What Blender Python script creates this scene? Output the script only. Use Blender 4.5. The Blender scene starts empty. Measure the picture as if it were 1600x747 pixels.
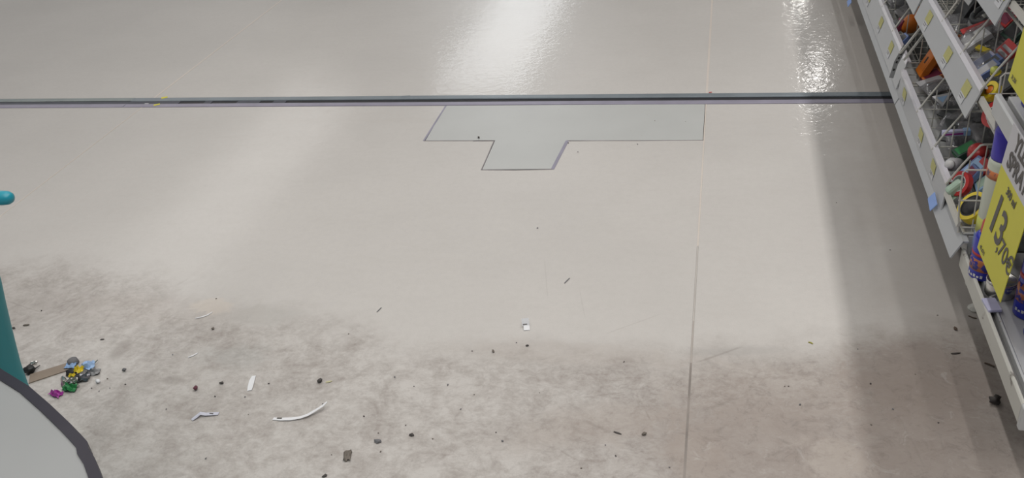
import bpy, bmesh, math, random
from mathutils import Vector, Matrix, noise as mnoise

S = bpy.context.scene
C = S.collection
random.seed(11)
PI = math.pi

# ------------------------------------------------------------------ camera
CAM_H = 1.2
F_PX = 1433.5
PITCH, YAW, ROLL = .5462, .2577, -.1093
cp, sp, cy_, sy_ = math.cos(PITCH), math.sin(PITCH), math.cos(YAW), math.sin(YAW)
FWD = Vector((-sy_*cp, cy_*cp, -sp))
_r0 = Vector((cy_, sy_, 0)); _u0 = _r0.cross(FWD)
RGT = math.cos(ROLL)*_r0 + math.sin(ROLL)*_u0
UPV = -math.sin(ROLL)*_r0 + math.cos(ROLL)*_u0
cam_d = bpy.data.cameras.new('camera')
cam_d.sensor_width = 36.0; cam_d.lens = F_PX/1600*36
cam_d.clip_start = .02; cam_d.clip_end = 100
cam = bpy.data.objects.new('camera', cam_d); C.objects.link(cam)
M = Matrix((RGT, UPV, -FWD)).transposed().to_4x4(); M.translation = (0, 0, CAM_H)
cam.matrix_world = M
S.camera = cam
S.view_settings.view_transform = 'Standard'; S.view_settings.look = 'None'
S.view_settings.gamma = 1; S.view_settings.use_curve_mapping = False
S.view_settings.exposure = 0.02

def on_plane(px, py, z=0.0):
    """the point at height z that a pixel of the photograph shows"""
    d = FWD*F_PX + RGT*(px-800) - UPV*(py-373.5)
    t = (z-CAM_H)/d.z
    return Vector((d.x*t, d.y*t, z))

# ------------------------------------------------------------------ world and lamps
W = bpy.data.worlds.new('world'); S.world = W; W.use_nodes = True
bg = W.node_tree.nodes['Background']; bg.inputs[0].default_value = (.86, .93, 1, 1); bg.inputs[1].default_value = .15
LAMP_Z = 4.0
def lamp(x, y, sx, sy, power, col=(1, .97, .93)):
    l = bpy.data.lights.new('tube_and_fill_lamp', 'AREA'); l.shape = 'RECTANGLE'; l.size = sx; l.size_y = sy
    l.energy = power; l.color = col
    o = bpy.data.objects.new('tube_and_fill_lamp', l); C.objects.link(o); o.location = (x, y, LAMP_Z)
    return o
lamp(1.17, .8, .10, 6.8, 112)          # row over the next aisle
lamp(1.30, 12.75, .12, .6, 25)
lamp(1.30, 16.4, .12, .6, 25)
lamp(-.45, .7, .10, 6.0, 58)            # row over this aisle, behind and above the camera
lamp(-1.75, .7, .10, 6.0, 38)  # added fill row, no known fixture; lifts the floor left of centre
lamp(-3.6, 15.6, 1.4, 6.6, 190, (.95, .98, 1))   # bright light strip further down the hall
lamp(-6.0, 8.0, 1.2, 9.0, 112)  # added unseen fill panel; brightens the far left floor

# ------------------------------------------------------------------ node helpers
def newmat(name):
    m = bpy.data.materials.new(name); m.use_nodes = True
    nt = m.node_tree
    return m, nt, nt.nodes['Principled BSDF']
class G:
    def __init__(s, nt): s.nt = nt
    def n(s, t, **k):
        x = s.nt.nodes.new(t)
        for a, b in k.items(): setattr(x, a, b)
        return x
    def link(s, a, b): s.nt.links.new(a, b)
    def put(s, v, sock):
        if hasattr(v, 'links'): s.link(v, sock)
        else: sock.default_value = v
    def math(s, op, a, b=0.0, clamp=False):
        x = s.n('ShaderNodeMath', operation=op, use_clamp=clamp); s.put(a, x.inputs[0]); s.put(b, x.inputs[1]); return x.outputs[0]
    def step(s, v, a, b, lo=0.0, hi=1.0):
        x = s.n('ShaderNodeMapRange', interpolation_type='SMOOTHSTEP'); s.put(v, x.inputs[0])
        for i, q in enumerate((a, b, lo, hi)): s.put(q, x.inputs[i+1])
        return x.outputs[0]
    def mix(s, f, a, b, mode='MIX'):
        x = s.n('ShaderNodeMix', data_type='RGBA', blend_type=mode); s.put(f, x.inputs[0])
        for v, i in ((a, 6), (b, 7)):
            if not hasattr(v, 'links') and len(v) == 3: v = (*v, 1)
            s.put(v, x.inputs[i])
        return x.outputs[2]
    def noise(s, vec, scale, detail=3, rough=.55, dist=0.0):
        x = s.n('ShaderNodeTexNoise'); s.link(vec, x.inputs['Vector'])
        x.inputs['Scale'].default_value = scale; x.inputs['Detail'].default_value = detail
        x.inputs['Roughness'].default_value = rough; x.inputs['Distortion'].default_value = dist
        return x.outputs[0]
    def scale(s, vec, k):
        x = s.n('ShaderNodeVectorMath', operation='MULTIPLY'); s.link(vec, x.inputs[0]); x.inputs[1].default_value = k; return x.outputs[0]

def mat(name, col, rough=.5, metal=0.0, var=.10, scale=30, trans=0.0, alpha=1.0, spots=None, bump=0.0, coat=0.0):
    m, nt, b = newmat(name); g = G(nt)
    tc = g.n('ShaderNodeTexCoord').outputs['Object']
    f = g.noise(tc, scale, 4)
    lo = tuple(c*(1-var) for c in col); hi = tuple(min(1, c*(1+var)) for c in col)
    c = g.mix(f, lo, hi)
    if spots:
        sc, thr, scol = spots
        c = g.mix(g.step(g.noise(tc, sc, 5), thr, thr+.06), c, scol)
    g.link(c, b.inputs['Base Color'])
    b.inputs['Roughness'].default_value = rough; b.inputs['Metallic'].default_value = metal
    b.inputs['Transmission Weight'].default_value = trans; b.inputs['Alpha'].default_value = alpha
    b.inputs['Coat Weight'].default_value = coat
    if bump:
        bp = g.n('ShaderNodeBump'); bp.inputs['Strength'].default_value = bump; bp.inputs['Distance'].default_value = .002
        g.link(g.noise(tc, scale*2, 4), bp.inputs['Height']); g.link(bp.outputs[0], b.inputs['Normal'])
    return m

# vinyl floor: beige, worn grubby towards the shelves' near end; stains keep their own shape
FLOOR_BASE = (.57, .548, .528)
def floor_mat(name, base, dirt=True, smooth=False):
    m, nt, b = newmat(name); g = G(nt)
    tc = g.n('ShaderNodeTexCoord').outputs['Object']
    sep = g.n('ShaderNodeSeparateXYZ'); g.link(tc, sep.inputs[0]); X, Y = sep.outputs[0], sep.outputs[1]
    n_big = g.noise(tc, 1.7, 4); n_mid = g.noise(tc, 7, 6, .6, .4); n_fine = g.noise(tc, 60, 5, .65); n_speck = g.noise(tc, 420, 2)
    n_str = g.noise(g.scale(tc, (9, 26, 1)), 1.0, 6, .6, .8)
    c = base
    c = g.mix(g.step(n_big, .3, .7), tuple(v*.955 for v in base), tuple(v*1.03 for v in base))
    c = g.mix(g.step(n_fine, .35, .7, 0, .16), c, tuple(v*.78 for v in base))
    c = g.mix(g.step(n_speck, .4, .75, 0, .22), c, tuple(v*.72 for v in base))
    c = g.mix(g.step(n_str, .45, .75, 0, .12), c, (base[0]*.8, base[1]*.78, base[2]*.76))
    rough = .30
    if dirt:
        fc = g.n('ShaderNodeFloatCurve'); cv = fc.mapping.curves[0]
        pts = [(-2.2, 1.74), (-1.85, 1.75), (-1.57, 1.75), (-1.36, 1.70), (-1.22, 1.60), (-.90, 1.57), (-.56, 1.50), (-.35, 1.51), (-.15, 1.51), (.23, 1.57), (.5, 1.66), (.9, 1.7)]
        tx = lambda x: (x+2.2)/3.2
        ty = lambda y: (y-1.2)/.8
        cv.points[0].location = (0, ty(pts[0][1])); cv.points[1].location = (1, ty(1.7))
        for x, y in pts[1:-1]: cv.points.new(tx(x), ty(y))
        fc.mapping.update()
        g.link(g.math('DIVIDE', g.math('ADD', X, 2.2), 3.2), fc.inputs['Value'])
        edge = g.math('ADD', g.math('MULTIPLY', fc.outputs[0], .8), 1.2)
        d = g.math('SUBTRACT', edge, Y)
        d = g.math('ADD', d, g.math('MULTIPLY', g.math('SUBTRACT', n_mid, .5), .22))
        D = g.step(d, -.05, .14)
        # grime pattern inside the worn zone: fractal mottling, heavier towards the shelves
        fb = g.noise(tc, 16, 10, .74, .5); fb2 = g.noise(g.scale(tc, (55, 80, 1)), 1.0, 7, .75, .6)
        east = g.step(g.math('ADD', X, g.math('MULTIPLY', g.math('SUBTRACT', n_big, .5), .9)), -.55, .12)
        m_ = g.math('ADD', g.math('MULTIPLY', g.math('SUBTRACT', fb, .5), 2.3), g.math('MULTIPLY', g.math('SUBTRACT', fb2, .5), 1.5))
        m_ = g.math('ADD', m_, g.math('ADD', .30, g.math('MULTIPLY', east, .28)))
        m_ = g.math('ADD', m_, g.math('MULTIPLY', g.math('SUBTRACT', n_mid, .5), .9), True)
        amt = g.math('MULTIPLY', D, m_)
        c = g.mix(amt, c, (.27, .236, .217))
        c = g.mix(g.math('MULTIPLY', D, .14), c, (.40, .36, .335))
        warp = g.math('ADD', g.math('MULTIPLY', g.math('SUBTRACT', n_mid, .5), 1.2), g.math('MULTIPLY', g.math('SUBTRACT', fb, .5), 2.6))
        # shading beside the shelf fronts, put into the colour as a grime-brown band
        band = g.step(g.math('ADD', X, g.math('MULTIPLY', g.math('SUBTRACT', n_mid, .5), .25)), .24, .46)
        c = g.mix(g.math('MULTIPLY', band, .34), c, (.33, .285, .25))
        def blob(x, y, rx, ry, k, col, soft=.45, ang=0):
            nonlocal c
            mp = g.n('ShaderNodeMapping', vector_type='TEXTURE'); g.link(tc, mp.inputs[0])
            mp.inputs['Location'].default_value = (x, y, 0); mp.inputs['Scale'].default_value = (rx, ry, 1); mp.inputs['Rotation'].default_value = (0, 0, ang)
            ln = g.n('ShaderNodeVectorMath', operation='LENGTH'); g.link(mp.outputs[0], ln.inputs[0])
            r = g.math('ADD', ln.outputs['Value'], warp)
            mk = g.step(r, 1.0-soft, 1.0+soft, k, 0)
            c = g.mix(mk, c, col)
        brown = (.33, .275, .24); grey = (.40, .39, .37)
        blob(.12, 1.38, .20, .10, .30, brown)          # beside the seam
        blob(.10, 1.24, .20, .12, .62, (.29, .245, .22))
        blob(-.02, 1.19, .05, .10, .35, brown)
        blob(.04, 1.505, .09, .014, .35, (.34, .325, .315), .5, .12)
        blob(-1.30, 1.40, .018, .03, .55, (.25, .22, .2))
        blob(-1.12, 1.31, .022, .012, .45, (.27, .24, .22))
        blob(-.30, 1.47, .22, .035, .22, brown)
        blob(-.20, 1.27, .17, .05, .34, brown, .5, .3)
        blob(.38, 1.46, .13, .11, .62, (.26, .215, .19))
        blob(.37, 1.28, .13, .20, .62, (.28, .235, .21))
        blob(-1.02, 1.55, .09, .035, .35, grey)
        blob(-1.02, 1.40, .07, .04, .30, (.40, .41, .40))
        blob(-1.34, 1.55, .25, .06, .20, brown)
        blob(-1.6, 1.55, .2, .09, .22, (.36, .33, .31))
        blob(-1.16, 1.575, .05, .03, .5, (.60, .54, .48), .3)    # scrubbed pale spot
        blob(.21, 1.22, .05, .06, .28, (.52, .47, .42))
        blob(-.9, 2.62, .25, .02, .10, (.5, .47, .44))
        blob(-1.35, 2.62, .35, .015, .10, (.5, .47, .44))
        # scuffs: straight short scratches
        def scuff(x0, y0, x1, y1, w, k, col=(.22, .19, .17)):
            nonlocal c
            dx, dy = x1-x0, y1-y0; L = math.hypot(dx, dy)
            mp = g.n('ShaderNodeMapping', vector_type='TEXTURE'); g.link(tc, mp.inputs[0])
            mp.inputs['Location'].default_value = ((x0+x1)/2, (y0+y1)/2, 0); mp.inputs['Rotation'].default_value = (0, 0, math.atan2(dy, dx))
            mp.inputs['Scale'].default_value = (L/2, w, 1)
            s2 = g.n('ShaderNodeSeparateXYZ'); g.link(mp.outputs[0], s2.inputs[0])
            a = g.step(g.math('ABSOLUTE', s2.outputs[0]), .6, 1, 1, 0)
            wob = g.math('ADD', s2.outputs[1], g.math('MULTIPLY', g.math('SUBTRACT', n_mid, .5), 2.5))
            q = g.step(g.math('ABSOLUTE', wob), .2, 1, 1, 0)
            c = g.mix(g.math('MULTIPLY', g.math('MULTIPLY', a, q), k), c, col)
        for p0, p1, w, k in [((1082, 568), (1165, 540), .005, .55), ((900, 622), (985, 612), .003, .5), ((962, 592), (1000, 588), .003, .35),
                             ((940, 524), (1040, 488), .003, .25), ((905, 655), (960, 678), .006, .35), ((1008, 640), (1016, 656), .003, .5),
                             ((1005, 718), (1030, 716), .003, .5), ((1100, 640), (1175, 615), .006, .35), ((870, 700), (912, 724), .004, .35),
                             ((10, 470), (70, 490), .003, .4), ((160, 506), (180, 480), .006, .3), ((225, 565), (290, 560), .004, .25),
                             ((850, 400), (856, 470), .002, .22), ((905, 450), (915, 500), .002, .2), ((1450, 740), (1400, 640), .004, .3),
                             ((250, 495), (300, 500), .004, .3), ((1170, 600), (1190, 575), .004, .2), ((720, 600), (790, 606), .003, .25)]:
            a, q = on_plane(*p0), on_plane(*p1)
            scuff(a.x, a.y, q.x, q.y, w*.8, k*.62)
        fb3 = g.noise(tc, 34, 11, .78, .8); fb4 = g.noise(tc, 26, 9, .72, 1.1)
        c = g.mix(g.math('MULTIPLY', g.math('MULTIPLY', D, g.step(fb3, .50, .64)), g.math('ADD', .16, g.math('MULTIPLY', east, .22))), c, (.17, .145, .132))
        c = g.mix(g.math('MULTIPLY', g.math('MULTIPLY', D, g.step(fb4, .56, .70)), .30), c, tuple(v*.92 for v in base))
        rough = g.step(D, 0, 1, .42, .55)
        b.inputs['Coat Weight'].default_value = .22; b.inputs['Coat Roughness'].default_value = .10
    g.put(rough, b.inputs['Roughness'])
    g.link(c, b.inputs['Base Color'])
    b.inputs['Specular IOR Level'].default_value = .5
    bp = g.n('ShaderNodeBump'); bp.inputs['Strength'].default_value = .10; bp.inputs['Distance'].default_value = .004
    hgt = g.math('ADD', g.math('MULTIPLY', n_fine, .35), g.noise(tc, 28, 3, .5, .6))
    g.link(hgt, bp.inputs['Height']); g.link(bp.outputs[0], b.inputs['Normal'])
    b2 = g.n('ShaderNodeBump'); b2.inputs['Strength'].default_value = .13; b2.inputs['Distance'].default_value = .004
    g.link(g.noise(tc, 34, 2, .5, 1.2), b2.inputs['Height']); g.link(b2.outputs[0], b.inputs['Coat Normal'])
    return m

MT = {}
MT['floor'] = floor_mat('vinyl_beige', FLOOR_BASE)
MT['cord'] = floor_mat('weld_cord', (.66, .60, .55), dirt=False)
MT['grimecord'] = mat('grimy_seam', (.47, .44, .415), .7, var=.2, scale=14)
MT['midcord'] = mat('dull_seam', (.38, .345, .32), .7, var=.3, scale=14)
MT['dirtcord'] = mat('dirty_seam', (.265, .235, .216), .7, var=.5, scale=14)
MT['slab'] = mat('screed_dark', (.12, .10, .09), .9)
MT['patch'] = mat('filler_patch', (.47, .48, .475), .40, var=.07, scale=6, spots=(60, .68, (.40, .40, .37)))
MT['patch_rim'] = mat('patch_joint', (.27, .25, .26), .7, var=.5, scale=18)
MT['flange'] = mat('joint_metal_bluegrey', (.215, .25, .28), .42, .3, .25, 9)
MT['flange_l'] = mat('joint_metal_greengrey', (.25, .285, .29), .45, .3, .2, 9)
MT['flange_n'] = mat('joint_metal_lavender', (.315, .30, .38), .45, .25, .22, 12)
MT['rubber'] = mat('joint_rubber', (.016, .016, .02), .6, 0, .5, 20)
MT['rubber_g'] = mat('joint_rubber_dusty', (.075, .08, .10), .65, 0, .4, 12)
MT['yellow_paint'] = mat('yellow_paint', (.75, .68, .06), .6)
MT['ceil'] = mat('ceiling_white', (.7, .7, .68), .9)
MT['wall'] = mat('wall_grey', (.45, .44, .43), .8)
MT['shelf'] = mat('shelf_white_paint', (.54, .55, .555), .42, 0, .05, 12, spots=(45, .70, (.40, .37, .33)))
MT['lip'] = mat('shelf_lip_scuffed', (.60, .595, .55), .45, 0, .06, 12, spots=(26, .62, (.26, .24, .22)))
MT['board'] = mat('price_board_plastic', (.47, .485, .505), .35, 0, .04, 10, coat=.2)
MT['board_lip'] = mat('price_board_clear_lip', (.80, .79, .86), .25, 0, .04, 10, coat=.4)
MT['wire'] = mat('white_wire', (.56, .55, .51), .4, 0, .1)
MT['groove'] = mat('groove_grey', (.20, .20, .20), .6)
MT['plinth'] = mat('plinth_brown', (.10, .085, .072), .8)
MT['steel'] = mat('galvanised_bracket', (.30, .31, .32), .35, .3, .2)
MT['can_label'] = mat('can_label_print', (.50, .17, .06), .35, var=.2, scale=50, spots=(95, .47, (.03, .035, .30)))
MT['inner_shade'] = mat('shaded_inner_panel', (.10, .105, .10), .7)  # interior shade put into the colour of back and rear deck panels
MT['tag_y'] = mat('tag_yellow', (.50, .48, .19), .55, var=.12, scale=80)
MT['tag_w'] = mat('tag_white', (.62, .63, .66), .55)
MT['ink'] = mat('ink_dark', (.05, .045, .04), .7)
MT['ink_b'] = mat('ink_brown_grey', (.13, .12, .115), .7)
MT['sign_y'] = mat('sign_yellow', (.66, .62, .055), .5, var=.04)
MT['sign_w'] = mat('sign_white', (.60, .59, .62), .5, var=.03)
MT['lilac'] = mat('lilac_paper', (.55, .55, .74), .6)
MT['bluetag'] = mat('pale_blue_plastic', (.28, .42, .80), .4)
def simple(n, c, r=.4, m=0., **k): MT[n] = mat(n, c, r, m, **k)
simple('teal', (.006, .235, .275), .5, var=.08, scale=5); simple('traywhite', (.335, .345, .35), .5, var=.03, scale=6); simple('rim', (.035, .032, .045), .5)
simple('blue', (.025, .035, .42), .28); simple('blue_cap', (.05, .035, .42), .4); simple('orange_l', (.62, .20, .07), .4, spots=(90, .55, (.12, .08, .12)))
simple('red', (.50, .04, .04), .35); simple('white', (.68, .68, .68), .4); simple('canwhite', (.58, .62, .52), .35); simple('yellowgreen', (.56, .60, .14), .4)
simple('silver', (.62, .61, .59), .22, .9, bump=.1); simple('black', (.02, .02, .022), .45); simple('darkgrey', (.09, .095, .1), .5); simple('grey', (.28, .28, .29), .45)
simple('lightgrey', (.46, .46, .48), .35); simple('orange', (.68, .19, .02), .4); simple('darkred', (.20, .03, .07), .45); simple('yellow', (.72, .56, .03), .4)
simple('green', (.03, .22, .07), .4); simple('dkgreen', (.03, .07, .05), .5); simple('palegreen', (.42, .56, .45), .4); simple('midblue', (.14, .20, .42), .4)
simple('paleblue', (.30, .46, .68), .45); simple('skyblue', (.34, .50, .76), .5); simple('magenta', (.38, .05, .33), .35); simple('foil', (.55, .54, .52), .25, .85, bump=.6)
simple('foil_dark', (.20, .20, .22), .3, .8, bump=.6); simple('paper', (.78, .79, .82), .6); simple('paperlav', (.56, .57, .66), .6); simple('cardboard', (.29, .235, .19), .75, scale=25, var=.15)
simple('leaf', (.16, .14, .12), .7, scale=40, var=.3); simple('crumb', (.07, .063, .06), .8); simple('crumbgrey', (.16, .16, .17), .7); simple('plum', (.12, .03, .05), .5)
simple('paleyellow', (.5, .48, .3), .6); simple('twine', (.10, .07, .05), .8); simple('olive', (.30, .28, .06), .6); simple('teal_l', (.02, .30, .40), .3)
m, nt, b = newmat('clear_bag'); g = G(nt)
tc = g.n('ShaderNodeTexCoord').outputs['Object']
g.link(g.mix(g.noise(tc, 25, 3), (.20, .20, .22), (.40, .40, .42)), b.inputs['Base Color']); b.inputs['Roughness'].default_value = .16
b.inputs['Alpha'].default_value = .5; b.inputs['Coat Weight'].default_value = 1.0; b.inputs['Coat Roughness'].default_value = .08
bp = g.n('ShaderNodeBump'); bp.inputs['Strength'].default_value = .8; bp.inputs['Distance'].default_value = .006
g.link(g.noise(tc, 60, 3, .5, 1), bp.inputs['Height']); g.link(bp.outputs[0], b.inputs['Normal'])
MT['bag'] = m

# ------------------------------------------------------------------ mesh helpers
def obj(name, bm, m, parent=None, loc=None, rot=None, smooth=False):
    me = bpy.data.meshes.new(name)
    bmesh.ops.recalc_face_normals(bm, faces=bm.faces)
    bm.to_mesh(me); bm.free()
    if smooth:
        for p in me.polygons: p.use_smooth = True
    for q in (m if isinstance(m, (list, tuple)) else [m]): me.materials.append(MT[q])
    o = bpy.data.objects.new(name, me); C.objects.link(o)
    if parent: o.parent = parent
    if loc is not None: o.location = loc
    if rot is not None: o.rotation_euler = rot
    return o
def tag(o, label=None, cat=None, group=None, kind=None):
    if label: o['label'] = label
    if cat: o['category'] = cat
    if group: o['group'] = group
    if kind: o['kind'] = kind
    return o
def thing(name, label, cat, loc=(0, 0, 0), rz=0.0, group=None, rot=None):
    o = bpy.data.objects.new(name, None); C.objects.link(o); o.empty_display_size = .05
    o.location = loc; o.rotation_euler = rot if rot else (0, 0, rz)
    return tag(o, label, cat, group)
def box(x0, x1, y0, y1, z0, z1, bev=0.0, bm=None):
    bm = bm or bmesh.new()
    v = [bm.verts.new((x, y, z)) for z in (z0, z1) for y in (y0, y1) for x in (x0, x1)]
    fs = [bm.faces.new([v[i] for i in q]) for q in ((0, 2, 3, 1), (4, 5, 7, 6), (0, 1, 5, 4), (2, 6, 7, 3), (0, 4, 6, 2), (1, 3, 7, 5))]
    if bev:
        es = list({e for f in fs for e in f.edges})
        bmesh.ops.bevel(bm, geom=es, offset=bev, segments=2, affect='EDGES', profile=.5)
    return bm
def prism_y(prof, y0, y1, bm=None):
    """profile in (x, z) swept along y"""
    bm = bm or bmesh.new()
    a = [bm.verts.new((x, y0, z)) for x, z in prof]; b = [bm.verts.new((x, y1, z)) for x, z in prof]
    n = len(prof)
    for i in range(n): bm.faces.new((a[i], a[(i+1) % n], b[(i+1) % n], b[i]))
    bm.faces.new(a[::-1]); bm.faces.new(b)
    return bm
def prism_z(poly, z0, z1, bm=None):
    bm = bm or bmesh.new()
    a = [bm.verts.new((x, y, z0)) for x, y in poly]; b = [bm.verts.new((x, y, z1)) for x, y in poly]
    n = len(poly)
    for i in range(n): bm.faces.new((a[i], a[(i+1) % n], b[(i+1) % n], b[i]))
    bm.faces.new(a[::-1]); bm.faces.new(b)
    return bm
def ring_z(outer, inner, z0, z1):
    bm = bmesh.new(); n = len(outer)
    rows = [[bm.verts.new((x, y, z)) for x, y in pl] for pl, z in ((outer, z0), (outer, z1), (inner, z1), (inner, z0))]
    for k in range(4):
        a, b = rows[k], rows[(k+1) % 4]
        for i in range(n): bm.faces.new((a[i], a[(i+1) % n], b[(i+1) % n], b[i]))
    return bm
def tube(pts, r, seg=6, bm=None, caps=True):
    bm = bm or bmesh.new()
    pts = [Vector(p) for p in pts]; rings = []
    up = Vector((0, 0, 1))
    for i, p in enumerate(pts):
        t = (pts[min(i+1, len(pts)-1)] - pts[max(i-1, 0)]).normalized()
        a = t.cross(up if abs(t.z) < .95 else Vector((0, 1, 0))).normalized(); b = t.cross(a)
        rr = r[i] if isinstance(r, (list, tuple)) else r
        rings.append([bm.verts.new(p + rr*(math.cos(2*PI*k/seg)*a + math.sin(2*PI*k/seg)*b)) for k in range(seg)])
    for A, B in zip(rings, rings[1:]):
        for k in range(seg): bm.faces.new((A[k], A[(k+1) % seg], B[(k+1) % seg], B[k]))
    if caps: bm.faces.new(rings[0][::-1]); bm.faces.new(rings[-1])
    return bm
def lathe(prof, seg=24, bm=None):
    """profile (r, z) from bottom to top"""
    bm = bm or bmesh.new(); rings = []
    for r, z in prof:
        rings.append([bm.verts.new((max(r, 1e-5)*math.cos(2*PI*k/seg), max(r, 1e-5)*math.sin(2*PI*k/seg), z)) for k in range(seg)])
    for A, B in zip(rings, rings[1:]):
        for k in range(seg): bm.faces.new((A[k], A[(k+1) % seg], B[(k+1) % seg], B[k]))
    bm.faces.new(rings[0][::-1]); bm.faces.new(rings[-1])
    return bm
def lump(rx, ry, rz, seed=0, rough=.35, sub=2, bm=None):
    bm = bm or bmesh.new()
    bmesh.ops.create_icosphere(bm, subdivisions=sub, radius=1)
    for v in bm.verts:
        n = 1 + rough*mnoise.noise(v.co*1.7 + Vector((seed*7.3, seed*3.1, seed)))*1.6
        v.co = Vector((v.co.x*rx*n, v.co.y*ry*n, v.co.z*rz*n))
    zmin = min(v.co.z for v in bm.verts)
    for v in bm.verts: v.co.z -= zmin
    return bm
def ribbon(pts, w, t=.0006, lift=None):
    """a strip of paper along floor points, with thickness; lift = height per point; width sideways"""
    bm = bmesh.new(); n = len(pts); rows = []
    for i, p in enumerate(pts):
        a = Vector(pts[min(i+1, n-1)])-Vector(pts[max(i-1, 0)]); a.z = 0; a.normalize(); s = Vector((-a.y, a.x, 0))
        ww = (w[i] if isinstance(w, (list, tuple)) else w)/2
        h = lift[i] if lift else .0004
        rows.append([bm.verts.new((p[0]+s.x*q*ww, p[1]+s.y*q*ww, h+dz+(.25*ww if q < 0 else 0))) for q, dz in ((-1, 0), (1, 0), (1, t), (-1, t))])
    for A, B in zip(rows, rows[1:]):
        for k in range(4): bm.faces.new((A[k], A[(k+1) % 4], B[(k+1) % 4], B[k]))
    bm.faces.new(rows[0][::-1]); bm.faces.new(rows[-1])
    return bm
def crumple(w, d, h, seed, n=7, t=.0008):
    """crumpled sheet, solidified"""
    bm = bmesh.new(); top = {}; bot = {}
    for i in range(n):
        for j in range(n):
            u, v = i/(n-1)-.5, j/(n-1)-.5
            p = Vector((u*w, v*d, 0))
            q = Vector((u*3+seed*5.1, v*3-seed*2.7, seed))
            e = max(abs(u), abs(v))*2
            k = 1 - .28*e*(.5+mnoise.noise(q*1.3))
            z = h*max(0, (.5 + mnoise.noise(q*1.6)*1.3))*(1-.55*e*e) + .0005
            top[i, j] = bm.verts.new((p.x*k, p.y*k, z+t)); bot[i, j] = bm.verts.new((p.x*k, p.y*k, z))
    for i in range(n-1):
        for j in range(n-1):
            bm.faces.new((top[i, j], top[i+1, j], top[i+1, j+1], top[i, j+1]))
            bm.faces.new((bot[i, j], bot[i, j+1], bot[i+1, j+1], bot[i+1, j]))
    per = [(i, 0) for i in range(n)] + [(n-1, j) for j in range(1, n)] + [(i, n-1) for i in range(n-2, -1, -1)] + [(0, j) for j in range(n-2, 0, -1)]
    for a, b in zip(per, per[1:]+per[:1]): bm.faces.new((top[a], bot[a], bot[b], top[b]))
    return bm
def text_bm(s, size, m4, depth=.0003, shear=0.0, bold=0.0):
    cu = bpy.data.curves.new('lettering', 'FONT'); cu.body = s; cu.size = size; cu.extrude = depth; cu.shear = shear; cu.offset = bold
    cu.align_x = 'CENTER'; cu.align_y = 'CENTER'; cu.resolution_u = 3
    o = bpy.data.objects.new('lettering', cu); C.objects.link(o)
    dg = bpy.context.evaluated_depsgraph_get(); me = bpy.data.meshes.new_from_object(o.evaluated_get(dg))
    bm = bmesh.new(); bm.from_mesh(me); bpy.data.objects.remove(o); bpy.data.meshes.remove(me)
    bmesh.ops.transform(bm, matrix=m4, verts=bm.verts)
    return bm

# ------------------------------------------------------------------ the setting: floor
SEAM_L, SEAM_R = -2.05, -.044
JY0, JY1 = 2.740, 2.823
bm = box(-9, 9, -3, 20, -.06, -.003)
floor = obj('floor', bm, 'slab'); tag(floor, kind='structure')
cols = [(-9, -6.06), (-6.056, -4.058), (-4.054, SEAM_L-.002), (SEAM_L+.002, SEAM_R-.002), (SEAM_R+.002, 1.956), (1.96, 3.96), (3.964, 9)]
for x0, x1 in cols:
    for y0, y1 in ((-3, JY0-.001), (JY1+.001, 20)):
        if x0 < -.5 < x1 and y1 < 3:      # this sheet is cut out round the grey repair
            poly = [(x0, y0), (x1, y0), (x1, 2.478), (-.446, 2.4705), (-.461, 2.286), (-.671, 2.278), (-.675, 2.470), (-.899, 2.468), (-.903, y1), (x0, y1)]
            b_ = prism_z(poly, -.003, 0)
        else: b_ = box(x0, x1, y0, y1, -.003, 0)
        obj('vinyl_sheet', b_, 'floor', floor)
patch_poly = [(-.0475, 2.480), (-.0475, JY0-.001), (-.899, JY0-.001), (-.894, 2.472), (-.671, 2.474), (-.667, 2.282), (-.465, 2.290), (-.450, 2.4745)]
tag(obj('filler_patch', prism_z(patch_poly, -.003, .0004), 'patch', floor), 'grey-green T-shaped repair filler let into the beige vinyl')
jb = bmesh.new()
def joint_line(pts, w):
    for (a, c) in zip(pts, pts[1:]):
        a, c = Vector((*a, 0)), Vector((*c, 0)); d = (c-a).normalized(); s = Vector((-d.y, d.x, 0))*w/2
        v = [jb.verts.new(p+Vector((0, 0, z))) for z in (-.002, .0008) for p in (a-s, c-s, c+s, a+s)]
        for q in ((0, 3, 2, 1), (4, 5, 6, 7), (0, 1, 5, 4), (1, 2, 6, 5), (2, 3, 7, 6), (3, 0, 4, 7)): jb.faces.new([v[i] for i in q])
joint_line([(-.899, 2.469), (-.674, 2.471)], .0025); joint_line([(-.74, 2.470), (-.672, 2.4715)], .005)
joint_line([(-.674, 2.471), (-.669, 2.279), (-.57, 2.279), (-.462, 2.287)], .0026)
joint_line([(-.448, 2.4735), (-.25, 2.474), (-.045, 2.479)], .0025)
obj('patch_joint', jb, 'patch_rim', floor)
jb = bmesh.new(); joint_line([(-.462, 2.287), (-.447, 2.473)], .010); joint_line([(-.899, 2.47), (-.899, 2.738)], .006)
tag(obj('patch_joint', jb, 'flange_n', floor), 'wider lilac-grey joint along the patch')
for xs in (SEAM_L, SEAM_R, -4.056):
    y_dirty = 1.9 if xs == SEAM_R else -2
    obj('seam_weld', box(xs-.0019, xs+.0019, y_dirty, JY0-.001, -.003, .0005), 'cord', floor)
    obj('seam_weld', box(xs-.0035, xs+.0035, JY1+.001, 20, -.003, .0005), 'cord', floor)
obj('seam_weld', box(SEAM_R-.0017, SEAM_R+.0017, 1.60, 1.9, -.003, .0003), 'grimecord', floor)
obj('seam_weld', box(SEAM_R-.0018, SEAM_R+.0018, 1.46, 1.60, -.003, .0003), 'midcord', floor)
tag(obj('seam_weld', box(SEAM_R-.0022, SEAM_R+.0022, -3, 1.46, -.003, .0003), 'dirtcord', floor), 'dirt-filled near stretch of the floor seam')

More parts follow.
